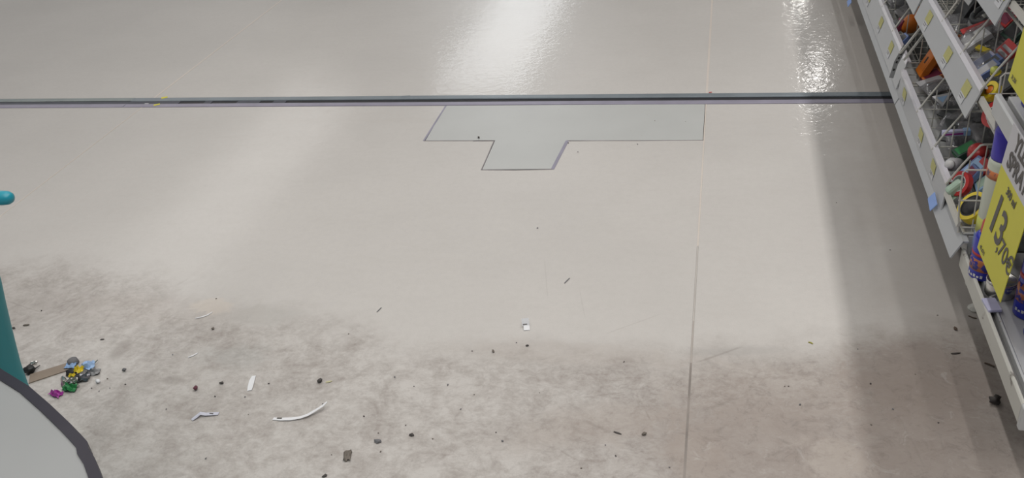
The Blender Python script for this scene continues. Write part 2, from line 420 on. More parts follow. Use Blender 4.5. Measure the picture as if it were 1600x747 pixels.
# metal expansion joint across the aisle
trim = bpy.data.objects.new('trim_1', None); C.objects.link(trim); tag(trim, kind='structure')
XK = -2.13
def flange(x0, x1, ya, yb, z, m, dy=0.0):
    b_ = bmesh.new()
    pr = [(ya, -.003), (ya, z*.5), (ya+.004, z), (yb-.004, z), (yb, z*.5), (yb, -.003)]
    A = [b_.verts.new((x0, y+dy, zz)) for y, zz in pr]; B = [b_.verts.new((x1, y, zz)) for y, zz in pr]
    for i in range(6): b_.faces.new((A[i], A[(i+1) % 6], B[(i+1) % 6], B[i]))
    b_.faces.new(A); b_.faces.new(B[::-1])
    return obj('metal_flange', b_, m, trim)
flange(XK+.002, 3, 2.792, JY1, .003, 'flange'); flange(XK+.002, 3, JY0, 2.768, .0025, 'flange_n')
flange(-6, XK, 2.798, JY1+.003, .002, 'flange_l', .001); flange(-6, XK, JY0, 2.770, .0025, 'flange_n', .001)
for x0, x1, m_ in [(-6, XK, 'rubber_g'), (XK, -1.92, 'rubber_g'), (-1.92, -1.82, 'rubber'), (-1.82, -1.79, 'rubber_g'), (-1.79, -1.69, 'rubber'), (-1.69, -1.60, 'rubber_g'),
                   (-1.60, -1.55, 'rubber'), (-1.55, -1.50, 'rubber_g'), (-1.50, -1.40, 'rubber'), (-1.40, 3, 'rubber')]:
    obj('rubber_insert', box(x0, x1-.0006, 2.7685, 2.7915, -.003, -.0006 if m_ == 'rubber' else .0008), m_, trim)
for (px, py, w, d, ang) in [(257, 152.5, .022, .014, .5), (245, 163.6, .022, .012, .5), (229, 162.2, .016, .006, 0), (1110, 144.3, .010, .005, .2), (634, 150.5, .03, .010, .1)]:
    p = on_plane(px, py, .003)
    o = obj('paint_mark', box(-w/2, w/2, -d/2, d/2, 0, .0006), 'yellow_paint' if px < 300 and d > .008 else ('tag_w' if px < 300 else ('red' if px > 1000 else 'flange')), trim, p, (0, 0, ang))
    if px < 300 and d > .008: tag(o, 'small yellow paint mark')

# ceiling with the lamps' housings, and far walls (outside the frame)
ceil = obj('ceiling', box(-9, 9, -3, 20, 4.12, 4.2), 'ceil'); tag(ceil, kind='structure')

# ------------------------------------------------------------------ gondola shelving
BAY_N = (1.19, 1.655); BAY_A = (1.662, 2.418); BAY_B = (2.424, 3.40); BAY_C = (3.406, 4.9)
BACK = .92; DECK = .160; TOP = 1.05
def gondola(y0, y1, label, near=False, extra_boards=()):
    t = thing('gondola_shelf_unit', label, 'shelf unit', (BACK-.2, (y0+y1)/2, 0))
    off = Vector(t.location)
    def P(name, b_, m_, par=None, lab=None):
        bmesh.ops.translate(b_, verts=b_.verts, vec=-off)
        o = obj(name, b_, m_, par or t)
        if lab: o['label'] = lab
        return o
    P('back_panel', box(BACK, BACK+.02, y0, y1, .02, TOP), 'inner_shade')
    for yy in (y0+.012, y1-.042):
        P('upright', box(BACK-.03, BACK-.001, yy, yy+.03, 0, TOP), 'shelf')
    P('plinth', box(.54, .55, y0, y1, .004, DECK-.03), 'plinth')
    P('deck_panel', box(.4935, BACK-.031 if near else .545, y0, y1, DECK-.022, DECK, .002), 'shelf')
    if not near: P('deck_panel', box(.5455, BACK-.031, y0, y1, DECK-.022, DECK-.002), 'inner_shade')  # rear deck coloured dark to stand in for shade under the baskets
    P('top_shelf', box(.50, BACK-.031, y0, y1, TOP-.03, TOP, .003), 'shelf')
    if near:
        lip = P('deck_lip', prism_y([(.4705, .127), (.474, .122), (.4775, .122), (.4775, .163), (.4755, .166), (.4725, .166), (.4705, .163)], y0+.014, y1), 'lip', None, 'scuffed off-white front lip of the bottom shelf')
        P('lip_end_cap', box(.4695, .482, y0, y0+.0135, .1205, .1675, .003), 'shelf', lip)
        P('groove_channel', box(.4776, .4865, y0, y1, .130, .152), 'groove')
        P('deck_ridge', prism_y([(.4866, .138), (.4866, .164), (.490, .165), (.4934, .161), (.4934, .138)], y0, y1), 'shelf')
        # upper shelf that the cans stand on
        sh = P('upper_shelf', box(.4985, BACK-.031, y0, y1, .470, .487, .002), 'shelf')
        P('shelf_lip', prism_y([(.476, .455), (.480, .450), (.486, .450), (.486, .492), (.479, .492), (.476, .489)], y0, y1), 'shelf', sh)
        P('shelf_groove', box(.4861, .4984, y0, y1, .468, .478), 'groove', sh)
    return t
g_near = gondola(*BAY_N, 'white shelf unit nearest the camera, with spray cans on its scuffed bottom shelf', True)
g_mid = gondola(*BAY_A, 'middle white shelf unit carrying the nearer stacked wire baskets, just past the spray cans')
g_far = gondola(*BAY_B, 'far white shelf unit at the top right, beyond the perforated steel bracket')
g_end = gondola(*BAY_C, 'farthest shelf unit of the row, mostly beyond the top edge of the photo')

def board_bm(bx, bz, tx, tz, y0, y1):
    """leaning flat price board: bottom edge (bx,bz), top edge (tx,tz)"""
    d = Vector((tx-bx, tz-bz)).normalized(); n = Vector((d.y, -d.x))   # n points into the shelf
    a = Vector((bx, bz)); c = Vector((tx, tz)); th = .003
    pr = [a, c, c+n*th, a+n*th]
    return prism_y([(p.x, p.y) for p in pr], y0, y1)
def board(parent, off, bx, bz, tx, tz, y0, y1, tags=(), lip=True, tagscale=1.0):
    b_ = board_bm(bx, bz, tx, tz, y0, y1); bmesh.ops.translate(b_, verts=b_.verts, vec=-off)
    o = obj('price_board', b_, 'board', parent)
    d = Vector((tx-bx, tz-bz)).normalized(); n = Vector((d.y, -d.x)); c = Vector((tx, tz))
    if lip:
        q = [c-d*.010-n*.0015, c+d*.002-n*.0015, c+d*.002+n*.009, c-d*.001+n*.009, c-d*.001+n*.0005, c-d*.010+n*.0005]
        b_ = prism_y([(p.x, p.y) for p in q], y0, y1); bmesh.ops.translate(b_, verts=b_.verts, vec=-off)
        obj('board_lip', b_, 'board_lip', o)
    L = math.hypot(tx-bx, tz-bz)
    for ty, frac in tags:
        w, h = .044*tagscale, .025*tagscale
        u = Vector((d.x, 0, d.y)); s = Vector((0, -1, 0)); nn = Vector((-n.x, 0, -n.y))
        base = Vector((bx, ty, bz)) + u*L*frac + nn*.0008 - off
        def plate(w0, w1, h0, h1, k, nm, mt, th=.0008):
            bq = bmesh.new()
            v = [bq.verts.new(base+s*a+u*c_+nn*(k+z)) for z in (0, th) for a, c_ in ((w0, h0), (w1, h0), (w1, h1), (w0, h1))]
            for f in ((0, 3, 2, 1), (4, 5, 6, 7), (0, 1, 5, 4), (1, 2, 6, 5), (2, 3, 7, 6), (3, 0, 4, 7)): bq.faces.new([v[i] for i in f])
            return obj(nm, bq, mt, o)
        plate(-w/2, w/2, -h/2, h/2, 0, 'price_tag', 'tag_y')
        plate(-w/2+.004, w/2-.004, -h/2-.017*tagscale, -h/2+.001, 0, 'price_tag', 'tag_w', .0006)
        bq = bmesh.new()
        for r in range(2):
            zz = -h/2-.0045-.005*r
            v = [bq.verts.new(base+s*a+u*c_+nn*.0011) for a, c_ in ((-w*.35, zz), (w*(.30-.2*r), zz), (w*(.30-.2*r), zz+.0014), (-w*.35, zz+.0014))]
            bq.faces.new(v)
        obj('tag_print', bq, 'ink_b', o)
    return o
ft = obj('foot', lathe([(.013, 0), (.0145, .004), (.010, .009), (.005, .012), (.005, .135)], 14), 'wire', g_mid, Vector((.5245, 1.683, 0))-Vector(g_mid.location))
obj('leg', box(-.004, .004, -.006, .006, 0, .137), 'wire', g_mid, Vector((.529, 1.775, 0))-Vector(g_mid.location))
# boards of the bottom decks
for t, (y0, y1), col in ((g_mid, (1.645, 2.385), 0), (g_far, (2.393, 3.38), 1), (g_end, (3.39, 4.9), 2)):
    off = Vector(t.location)
    bo = board(t, off, .449, .149, .467, .187, y0, y1, lip=False)
    b_ = prism_y([(.4672, .184), (.4672, .188), (.478, .188), (.478, .184)], y0, y1); bmesh.ops.translate(b_, verts=b_.verts, vec=-off)
    obj('board_flange', b_, 'board', bo)
    b_ = prism_y([(.482, .139), (.482, .187), (.4934, .187), (.4934, .139)], y0+.02, y1); bmesh.ops.translate(b_, verts=b_.verts, vec=-off)
    obj('deck_ridge', b_, 'shelf', t)
# perforated bracket between the middle and far units
off = Vector(g_far.location)
br = bmesh.new()
def bar_xz(bm, a, c, w, y, th=.0015):
    d = (c-a).normalized(); q_ = Vector((-d.z, 0, d.x))*w
    v = [bm.verts.new(p+Vector((0, yy, 0))-off) for yy in (y-th, y+th) for p in (a-q_, c-q_, c+q_, a+q_)]
    for q in ((0, 3, 2, 1), (4, 5, 6, 7), (0, 1, 5, 4), (1, 2, 6, 5), (2, 3, 7, 6), (3, 0, 4, 7)): bm.faces.new([v[i] for i in q])
bar_xz(br, Vector((.437, 0, .212)), Vector((.4445, 0, .253)), .0055, 2.42)
bar_xz(br, Vector((.4445, 0, .253)), Vector((.462, 0, .300)), .0060, 2.42)
bk = obj('shelf_bracket', br, 'steel', g_far); bk['label'] = 'perforated grey steel bracket'
rl = bmesh.new()
bar_xz(rl, Vector((.4500, 0, .280)), Vector((.500, 0, .362)), .0022, 2.416, .003); bar_xz(rl, Vector((.4620, 0, .262)), Vector((.511, 0, .348)), .0022, 2.416, .003)
o = obj('bracket_rail', rl, 'wire', bk); o['label'] = 'two white rails of the bracket'
for x_, z_ in ((.441, .235), (.4455, .256), (.4495, .267), (.4535, .278), (.4575, .289)):
    obj('bracket_hole', box(-.0022, .0022, -.0022, -.0016, -.0030, .0030), 'black', bk, Vector((x_, 2.42, z_))-off, (0, .35, 0))
# little things clipped on
tag(obj('paper_wrap', box(-.0135, .0095, -.019, .019, -.003, .0025, .001), 'lilac', g_near, Vector((.4845, 1.463, .1685))-Vector(g_near.location), (0, -.04, .1)), 'lilac paper slip over the lip')

# ------------------------------------------------------------------ wire baskets
WR = .0014
def basket(label, y0, y1, ye, front, zb, lean, boards, div_ys, depth=.30, tagys=(), tagscale=1.0, end=True, group=None):
    """front = board top x; zb = basket floor height; y0..y1 with the board from ye to y1"""
    bx, bz, tx, tz = boards
    t = thing('wire_basket', label, 'wire basket', (front+.15, (y0+y1)/2, zb))
    off = Vector(t.location)
    def P(name, b_, m_='wire', par=None):
        bmesh.ops.translate(b_, verts=b_.verts, vec=-off); return obj(name, b_, m_, par or t)
    xf, xb = front+.012, front+depth
    # rim frame
    rim = tube([(xf, y0, zb), (xf, y1, zb)], .003)
    tube([(xb, y0, zb), (xb, y1, zb)], .003, bm=rim); tube([(xf, y0, zb), (xb, y0, zb)], .003, bm=rim); tube([(xf, y1, zb), (xb, y1, zb)], .003, bm=rim)
    P('base_frame', rim)
    fl = bmesh.new()
    n = int((y1-y0)/.05)
    for k in range(1, n): tube([(xf, y0+k*(y1-y0)/n, zb+.003), (xb, y0+k*(y1-y0)/n, zb+.003)], WR*.8, 5, fl)
    for k in range(1, 6): tube([(xf+k*(xb-xf)/6, y0, zb), (xf+k*(xb-xf)/6, y1, zb)], WR*.8, 5, fl)
    P('floor_grid', fl)
    bk_ = bmesh.new()
    for k in range(n+1): tube([(xb, y0+k*(y1-y0)/n, zb), (xb, y0+k*(y1-y0)/n, zb+.13)], WR*.8, 5, bk_)
    for z in (.045, .09, .13): tube([(xb, y0, zb+z), (xb, y1, zb+z)], WR*.8, 5, bk_)
    P('back_grid', bk_)
    # flat rail from the board's end on to the basket's near end
    if end: P('front_rail', prism_y([(tx-.004, tz-.030), (tx-.001, tz-.018), (tx+.004, tz-.018), (tx+.001, tz-.030)], y0, ye), 'wire')
    bd = board(t, off, bx, bz, tx, tz, ye, y1, tagys, True, tagscale)
    for k, dy in enumerate(div_ys):
        h = .095
        x1 = tx+.050; zt = tz+h-.010
        dv = tube([(tx-.003, dy, tz-.006), (tx+.02, dy, tz+.036), (x1-.006, dy, zt-.010), (x1-.001, dy, zt-.002), (x1+.006, dy, zt), (xb, dy, zt+.004)], .0023)
        xx = x1+.012
        while xx < xb:
            tube([(xx, dy, zb), (xx, dy, zt)], WR, 5, dv); xx += .034
        tube([(tx+.035, dy, zb), (tx+.035, dy, zt-.035)], WR, 5, dv)
        tube([(xf, dy, zb+.045), (xb, dy, zb+.045)], WR, 5, dv)
        P('divider', dv)
    if end:
        xe = tx-.008; zt = zb+.138
        e = tube([(xe+.010, y0+.002, zb), (xe+.003, y0+.002, zb+.06), (xe-.001, y0+.002, zt-.006), (xe+.004, y0+.002, zt), (xb, y0+.002, zt)], .0018)
        tube([(xe, y0+.002, zb+.072), (xb, y0+.002, zb+.072)], .0018, 6, e)
        tube([(xe+.012, y0+.002, zb+.012), (xb, y0+.002, zb+.012)], .0018, 6, e)
        xx = xe+.034
        while xx < xb:
            tube([(xx, y0+.002, zb), (xx-.004, y0+.002, zt)], WR, 5, e); xx += .034
        P('end_grid', e)
    return t
basket('lower wire basket of the middle unit, resting just above the bottom deck', 1.67, 2.413, 1.80, .461, .192, 0, (.4566, .169, .4608, .236), (1.80, 1.96, 2.16), tagys=((1.925, .55), (2.085, .55), (2.33, .52)), tagscale=.9)
basket('second wire basket up in the middle unit, its white board ending in a sharp point', 1.67, 2.413, 1.80, .495, .385, 0, (.472, .378, .4945, .443), (1.80, 1.992, 2.20), tagys=((1.87, .52), (2.06, .52), (2.30, .55)))
basket('third wire basket up in the middle unit, cut by the top edge of the photo', 1.67, 2.413, 1.80, .517, .575, 0, (.4945, .566, .517, .631), (1.80, 2.0, 2.2), tagys=((1.84, .80), (2.05, .5)))
basket('lower wire basket of the far unit, its board behind the perforated steel bracket', 2.43, 3.395, 2.43, .475, .192, 0, (.454, .176, .4745, .252), (2.46, 2.68, 2.9), tagys=((2.63, .55), (2.84, .55), (3.1, .5)), tagscale=1.0, end=False)
basket('second wire basket up in the far unit, mostly beyond the top edge', 2.43, 3.395, 2.43, .495, .385, 0, (.472, .378, .4945, .443), (2.46, 2.7, 2.95), tagys=((2.55, .55), (2.8, .55)), end=False)

# pale blue plastic tags hanging below the boards
for px, py, lab in ((1457, 315, 'pale blue plastic tag stuck under the board tip of the lower basket'), (1327, 3, 'pale blue plastic tag under the far board at the top edge of the photo')):
    d = FWD*F_PX + RGT*(px-800) - UPV*(py-373.5); k = .447/d.x
    p = Vector((d.x*k, d.y*k, CAM_H+d.z*k))
    tag(obj('plastic_tag', box(-.001, .001, -.020, .020, -.011, .011, .0006), 'bluetag', None, p, (.25, .5, .1)), lab, 'tag')

# ------------------------------------------------------------------ hanging price signs
def lettering(parent, s, size, cx, up, org, uax, sax, nax, m_, nm='lettering', rot=0.0, bold=0.0, shear=0.0):
    R_ = Matrix.Rotation(rot, 4, 'Z')
    m4 = Matrix((sax, uax, nax)).transposed().to_4x4(); m4.translation = org + sax*cx + uax*up + nax*.0008
    return obj(nm, text_bm(s, size, m4 @ R_, .0002, shear, bold), m_, parent)
def sign(label, xb, zb, xt, zt, y_far, y_near, split, lines, loc):
    t = thing('price_sign', label, 'sign', loc)
    off = Vector(loc)
    u = Vector((xt-xb, 0, zt-zb)); L = u.length; u.normalize(); s = Vector((0, -1, 0)); n = Vector((-u.z, 0, u.x))   # n faces the aisle
    o0 = Vector((xb, y_far, zb))-off; w = y_far-y_near
    def plate(h0, h1, m_, nm):
        b_ = bmesh.new()
        v = [b_.verts.new(o0+s*a+u*c_+n*z) for z in (-.0012, 0) for a, c_ in ((0, h0), (w, h0), (w, h1), (0, h1))]
        for f in ((0, 3, 2, 1), (4, 5, 6, 7), (0, 1, 5, 4), (1, 2, 6, 5), (2, 3, 7, 6), (3, 0, 4, 7)): b_.faces.new([v[i] for i in f])
        return obj(nm, b_, m_, t)
    plate(0, split, 'sign_y', 'yellow_card')
    if split < L: plate(split, L, 'sign_w', 'white_header')
    for (txt, size, cx, up, bold, m_) in lines:
        lettering(t, txt, size, cx, up, o0, u, s, n, m_, 'lettering', 0, bold, .12)
    return t
sign('yellow and white price sign reading 13,70€ over the spray cans on the bottom shelf', .4575, .252, .4745, .497, 1.522, 1.352, .168,
     [('1', .100, .040, .092, .0022, 'ink_b'), ('3', .088, .081, .086, .0014, 'ink_b'), (',70€', .046, .130, .066, .0004, 'ink_b'), ('45,67/l', .011, .028, .012, .0, 'ink_b'),
      ('300 ml', .020, .085, .150, .0003, 'ink_b'), ('SPRAY', .040, .080, .192, .0012, 'ink_b'), ('YLEIS', .040, .080, .227, .0012, 'ink_b')], (.466, 1.44, .252))
sign('yellow price sign hanging higher up at the right edge of the photo', .462, .560, .482, .79, 1.552, 1.38, .235,
     [('9', .10, .06, .10, .0015, 'ink_b'), (',90€', .05, .12, .08, .0007, 'ink_b'), ('31,25/l', .010, .026, .012, .0, 'ink_b')], (.47, 1.47, .560))

# ------------------------------------------------------------------ spray cans
def can(px, py, z, label, r=.0265, h=.19, style='blue', group=None, tilt=(0, 0), pos=None):
    p = Vector(pos) if pos else on_plane(px, py, z); p.z = z
    t = thing('spray_can', label, 'spray can', p, random.uniform(0, 6), group, (tilt[0], tilt[1], random.uniform(0, 6)))
    if style == 'blue':
        obj('body', lathe([(r*.90, 0), (r*.98, .002), (r, .006), (r, h*.70), (r*.97, h*.72), (r*.75, h*.775), (r*.55, h*.79)], 28), 'blue', t, smooth=True)
        obj('label_band', lathe([(r+.0004, h*.17), (r+.0004, h*.37)], 28), 'can_label', t, smooth=True)
        obj('label_band', lathe([(r+.0005, h*.42), (r+.0005, h*.465)], 28), 'red', t, smooth=True)
        obj('cap', lathe([(r*.72, h*.77), (r*.74, h*.80), (r*.70, h*.94), (r*.55, h), (.001, h)], 24), 'red', t, smooth=True)
        ft = bmesh.new()
        for a in (0, 2.1, 4.2):
            for q in range(5):
                A = a+q*.24
                m4 = Matrix.Rotation(A, 4, 'Z') @ Matrix.Translation((r+.0009, 0, h*.09))
                bq = box(-.0002, .0002, -.0022, .0022, -.003, .003-.002*(q % 2)); bmesh.ops.transform(bq, matrix=m4, verts=bq.verts)
                me = bpy.data.meshes.new('t'); bq.to_mesh(me); bq.free(); ft.from_mesh(me); bpy.data.meshes.remove(me)
        obj('print', ft, 'white', t)
    else:
        obj('body', lathe([(r*.92, 0), (r, .004), (r, h*.76), (r*.92, h*.79)], 28), 'canwhite', t, smooth=True)
        obj('base_band', lathe([(r+.0004, .004), (r+.0004, h*.20)], 28), 'midblue', t, smooth=True)
        obj('label_band', lathe([(r+.0004, h*.22), (r+.0004, h*.34)], 28), 'yellowgreen', t, smooth=True)
        obj('label_band', lathe([(r+.0004, h*.655), (r+.0004, h*.715)], 28), 'orange_l', t, smooth=True)
        lg = bmesh.new()
        for a in (3.0, 4.0, 5.0):
            bq = lathe([(.007, 0), (.007, .0006)], 14); bmesh.ops.transform(bq, matrix=Matrix.Rotation(a, 4, 'Z') @ Matrix.Translation((r, 0, h*.42)) @ Matrix.Rotation(PI/2, 4, 'Y'), verts=bq.verts)
            me = bpy.data.meshes.new('t'); bq.to_mesh(me); bq.free(); lg.from_mesh(me); bpy.data.meshes.remove(me)
        obj('emblem', lg, 'darkgrey', t)
        obj('cap', lathe([(r*.94, h*.79), (r*.95, h*.80), (r*.95, h*.985), (r*.88, h), (.001, h)], 24), 'blue_cap', t, smooth=True)
    return t
Z1 = DECK+.0005
can(1536, 430, Z1, 'blue spray can with orange label, half hidden behind the far edge of the yellow sign', h=.122)
can(0, 0, Z1, 'tall white spray can with blue cap behind the sign, next to the wire basket', .029, .272, 'white', pos=(.511, 1.6345, 0))
can(0, 0, Z1, 'blue spray can with a red band, right of the sign and second nearest', pos=(.541, 1.452, 0))
can(0, 0, Z1, 'blue spray can nearest the camera at the right edge', pos=(.5435, 1.388, 0))
hid = 'blue spray can at the back of the bottom shelf, mostly hidden'
for x, y in ((.605, 1.46), (.60, 1.395), (.60, 1.525), (.535, 1.318), (.665, 1.44)): can(0, 0, Z1, hid, pos=(x, y, 0), group='blue spray cans at the back of the bottom shelf')
t = thing('tin', 'low silver tin with a bright rim under the lower corner of the yellow sign', 'tin', (.5075, 1.512, Z1))
obj('body', lathe([(.024, 0), (.026, .002), (.026, .026), (.025, .028)], 28), 'silver', t, smooth=True)
obj('lid', lathe([(.0265, .0275), (.0272, .030), (.0262, .032), (.0235, .031), (.0215, .0285), (.001, .0285)], 28), 'silver', t, smooth=True)
Z2 = .4875
for (x, y), lab in zip(((.535, 1.613), (.538, 1.552), (.536, 1.49), (.535, 1.43), (.60, 1.60), (.60, 1.54)),
        ('blue spray can farthest along the upper shelf, beside the wire baskets', 'second blue spray can from the far end of the upper shelf front row', 'third blue spray can from the far end of the upper shelf front row',
         'nearest blue spray can of the upper shelf front row', 'blue spray can behind the farthest one on the upper shelf', 'blue spray can in the back row of the upper shelf, nearer one')):
    can(0, 0, Z2, lab, pos=(x, y, 0), group='blue spray cans on the upper shelf', h=.20)

# ------------------------------------------------------------------ goods in the baskets
def pack_box(t, w, d, h, m_, panel=None, stripe=None):
    obj('carton', box(-w/2, w/2, -d/2, d/2, 0, h, .0015), m_, t)
    if panel: obj('print_panel', box(-w*.38, w*.38, -d*.38, d*.38, h, h+.0006), panel, t)
    if panel: obj('print_panel', box(-w/2-.0006, -w/2, -d*.38, d*.38, h*.2, h*.8), panel, t)
    if stripe: obj('stripe', box(-w*.38, w*.38, -d*.1, d*.06, h+.0007, h+.0012), stripe, t)
def pack_blister(t, w, d, m_, dome='bag', item='grey', text=None):
    obj('backing_card', box(-w/2, w/2, -d/2, d/2, 0, .0015), m_, t)
    obj('bubble', box(-w*.36, w*.36, -d*.38, d*.2, .0016, .022, .006), dome, t, smooth=False)
    obj('contents', lump(w*.27, d*.2, .007, 3, .3), item, t, (0, -d*.09, .002))
    if text: obj('print_panel', box(-w*.4, w*.4, d*.25, d*.44, .0015, .0022), text, t)
def pack_bag(t, w, d, h, seed, hdr=None, item='grey'):
    b_ = bmesh.new(); n = 9; vt = {}
    for s_ in (1, -1):
        for i in range(n):
            for j in range(n):
                u, v = i/(n-1)*2-1, j/(n-1)*2-1
                e = (1-u*u)*(1-v*v)
                z = h*.5+s_*(h*.5*e**.5*(1+.35*mnoise.noise(Vector((u*2.4+seed, v*2.4, s_*3)))) + .0006)
                vt[s_, i, j] = b_.verts.new((u*w/2, v*d/2, z))
    for s_ in (1, -1):
        for i in range(n-1):
            for j in range(n-1): b_.faces.new((vt[s_, i, j], vt[s_, i+1, j], vt[s_, i+1, j+1], vt[s_, i, j+1])[::s_])
    obj('clear_bag', b_, 'bag', t, smooth=True)
    obj('contents', lump(w*.3, d*.3, h*.25, seed, .35), item, t, (0, 0, h*.16))
    if hdr: obj('header_card', box(-w/2, w/2, d*.5-.004, d*.5+.024, h*.5-.002, h*.5+.002), hdr, t)
def roll(t, r0, r1, h, m_, core, up=False):
    if r1 < .001: return
    b_ = bmesh.new(); rings = []
    for r, z in ((r1, 0), (r0, 0), (r0, h), (r1, h)):
        rings.append([b_.verts.new((r*math.cos(2*PI*k/28), r*math.sin(2*PI*k/28), z)) for k in range(28)])
    for q in range(4):
        A, B = rings[q], rings[(q+1) % 4]
        for k in range(28): b_.faces.new((A[k], A[(k+1) % 28], B[(k+1) % 28], B[k]))
    obj('tape', b_, m_, t)
    b_ = bmesh.new(); rings = []
    for r, z in ((r1*.9, -.0005), (r1-.0003, -.0005), (r1-.0003, h+.0005), (r1*.9, h+.0005)):
        rings.append([b_.verts.new((r*math.cos(2*PI*k/28), r*math.sin(2*PI*k/28), z)) for k in range(28)])
    for q in range(4):
        A, B = rings[q], rings[(q+1) % 4]
        for k in range(28): b_.faces.new((A[k], A[(k+1) % 28], B[(k+1) % 28], B[k]))
    obj('core', b_, core, t)
def goods(name, label, cat, px, py, z, rot=(0, 0, 0), dz=0.0):
    p = on_plane(px, py, z)
    return thing(name, label, cat, (p.x, p.y, z+dz), 0, None, rot)
ZA = .198; ZB = .391
# lower basket, near compartment
t = goods('tape_roll', 'yellow reel with a black core in the near end of the lower basket', 'reel', 1524, 347, ZA, (.0, -.85, .2), .026); roll(t, .032, .024, .020, 'yellow', 'black'); obj('hub', lathe([(.0225, .004), (.0225, .020), (.006, .021)], 24), 'black', t, smooth=True)
t = goods('card_pack', 'grey pack with a dark red label above the yellow reel', 'pack', 1516, 306, ZA, (0, -1.0, .15), .045); pack_box(t, .040, .034, .012, 'midblue', 'darkred')
t = goods('card_pack', 'pale green pack leaning on the front of the lower basket', 'pack', 1494, 312, ZA, (0, -.75, .2), .022); pack_blister(t, .05, .034, 'palegreen', 'palegreen', 'red', 'palegreen')
t = goods('tape_roll', 'red-rimmed ring leaning beside the pale green pack', 'reel', 1500, 312, ZA, (.0, -1.1, .4), .035); roll(t, .026, .018, .012, 'red', 'white')
t = goods('card_pack', 'pale blue pack with white print in the near end of the lower basket', 'pack', 1540, 318, ZA, (0, -.8, -.1), .042); pack_box(t, .045, .04, .014, 'paleblue', 'palegreen')
t = goods('card_pack', 'bright red pack behind the pale blue pack in the lower basket', 'pack', 1533, 302, ZA, (.2, -.9, .3), .06); pack_box(t, .03, .03, .012, 'red')
t = goods('card_pack', 'blue pack under a white tape end, middle of the near compartment', 'pack', 1520, 300, ZA, (.1, -.6, .5), .05); pack_box(t, .05, .035, .014, 'midblue', 'paleblue')
t = goods('plastic_dome', 'deep red round cap lying on top of the goods by the divider', 'cap', 1520, 285, ZA, (.3, -.3, 0), .068); obj('dome', lathe([(.019, 0), (.020, .003), (.019, .013), (.013, .019), (.001, .0205)], 20), 'red', t, smooth=True); obj('rim', lathe([(.0215, -.002), (.0215, .0015)], 20), 'darkred', t)
t = goods('bottle', 'dark blue bottle with white print behind the yellow reel', 'bottle', 1542, 366, ZA, (0, -.12, .3), .002); obj('body', lathe([(.014, 0), (.016, .004), (.016, .055), (.008, .066)], 18), 'midblue', t, smooth=True); obj('label_band', lathe([(.0164, .018), (.0164, .044)], 18), 'lightgrey', t, smooth=True); obj('cap', lathe([(.009, .066), (.009, .080), (.001, .081)], 14), 'black', t, smooth=True)
# lower basket, second compartment
t = goods('tube_pack', 'pale grey rounded tube behind the second divider rod', 'tube', 1489, 275, ZA, (.5, -1.1, .5), .028); obj('body', lathe([(.010, -.034), (.014, -.030), (.0145, .026), (.009, .034)], 18), 'lightgrey', t, smooth=True); obj('cap', lathe([(.0095, .034), (.0095, .046), (.001, .047)], 16), 'white', t, smooth=True)
t = goods('card_pack', 'dark green pack beside the pale grey tube', 'pack', 1508, 262, ZA, (0, -.5, .2), .035); pack_box(t, .05, .035, .016, 'dkgreen', 'green')
t = goods('card_pack', 'lilac strip pack with a pale blue end across the lower basket', 'pack', 1485, 244, ZA, (0, -.06, .03), .052); obj('carton', box(-.025, .018, -.006, .006, 0, .012, .001), 'lilac', t); obj('end_flap', box(.018, .032, -.008, .008, 0, .013, .001), 'skyblue', t); obj('stripe', box(-.024, .017, -.0064, -.006, .003, .007), 'magenta', t)
for px, py, w, d, h, sd, ry, lab in ((1478, 178, .06, .05, .022, 1, -.4, 'clear bag of metal fittings, farthest in the second compartment'), (1508, 196, .07, .06, .026, 2, -.2, 'clear bag of dark fittings under the sharp board tip'),
                                 (1484, 205, .055, .045, .024, 3, -.5, 'clear crinkled bag of fittings hard against the lower board'), (1505, 222, .075, .05, .028, 4, -.3, 'glinting clear bag of silver parts in the middle of the lower basket'),
                                 (1492, 233, .055, .045, .024, 5, -.4, 'small clear bag just behind the lilac strip pack'), (1530, 225, .07, .06, .03, 6, -.3, 'dull clear bag of grey parts beside the wide divider'), (1530, 262, .06, .05, .03, 7, -.4, 'dark clear bag behind the red cap')):
    t = goods('bag_pack', lab, 'bag', px, py, ZA, (0, ry, .3*sd), .012); pack_bag(t, w, d, h, sd, None if sd % 2 else 'darkgrey', ('foil', 'darkgrey', 'foil_dark')[sd % 3])
t = goods('card_pack', 'pale grey wedge-shaped card poking up among the clear bags', 'card', 1470, 186, ZA, (.2, -.5, .6), .05); obj('carton', prism_z([(-.02, -.016), (.024, -.004), (-.012, .024)], 0, .008), 'lightgrey', t); obj('print_panel', prism_z([(-.012, -.009), (.010, -.002), (-.008, .012)], .008, .0086), 'paleblue', t)
# lower basket, third compartment: orange
t = goods('card_pack', 'orange pack with black print behind the wire grid of the lower basket', 'pack', 1454, 126, ZA, (0, -1.1, .05), .052); pack_box(t, .088, .05, .018, 'orange', 'orange'); obj('print', box(-.012, .006, -.004, .004, .0187, .0192), 'black', t)
t = goods('card_pack', 'burnt orange pack beside the printed orange pack', 'pack', 1471, 120, ZA, (0, -1.1, -.05), .052); pack_box(t, .085, .042, .018, 'orange', 'orange_l')
t = goods('card_pack', 'brown-orange pack lying lowest in the third compartment', 'pack', 1457, 132, ZA, (0, -.4, .2), .014); pack_box(t, .05, .05, .016, 'orange_l', 'darkred')
t = goods('card_pack', 'dark pack with a grey window in front of the orange packs', 'pack', 1466, 100, ZA, (0, -1.1, .05), .075); pack_box(t, .05, .05, .014, 'darkgrey', 'black')
t = goods('card_pack', 'brown-orange carton between the dark pack and the upper board', 'pack', 1480, 108, ZA, (0, -1.0, .1), .06); pack_box(t, .08, .05, .02, 'orange_l', 'orange')
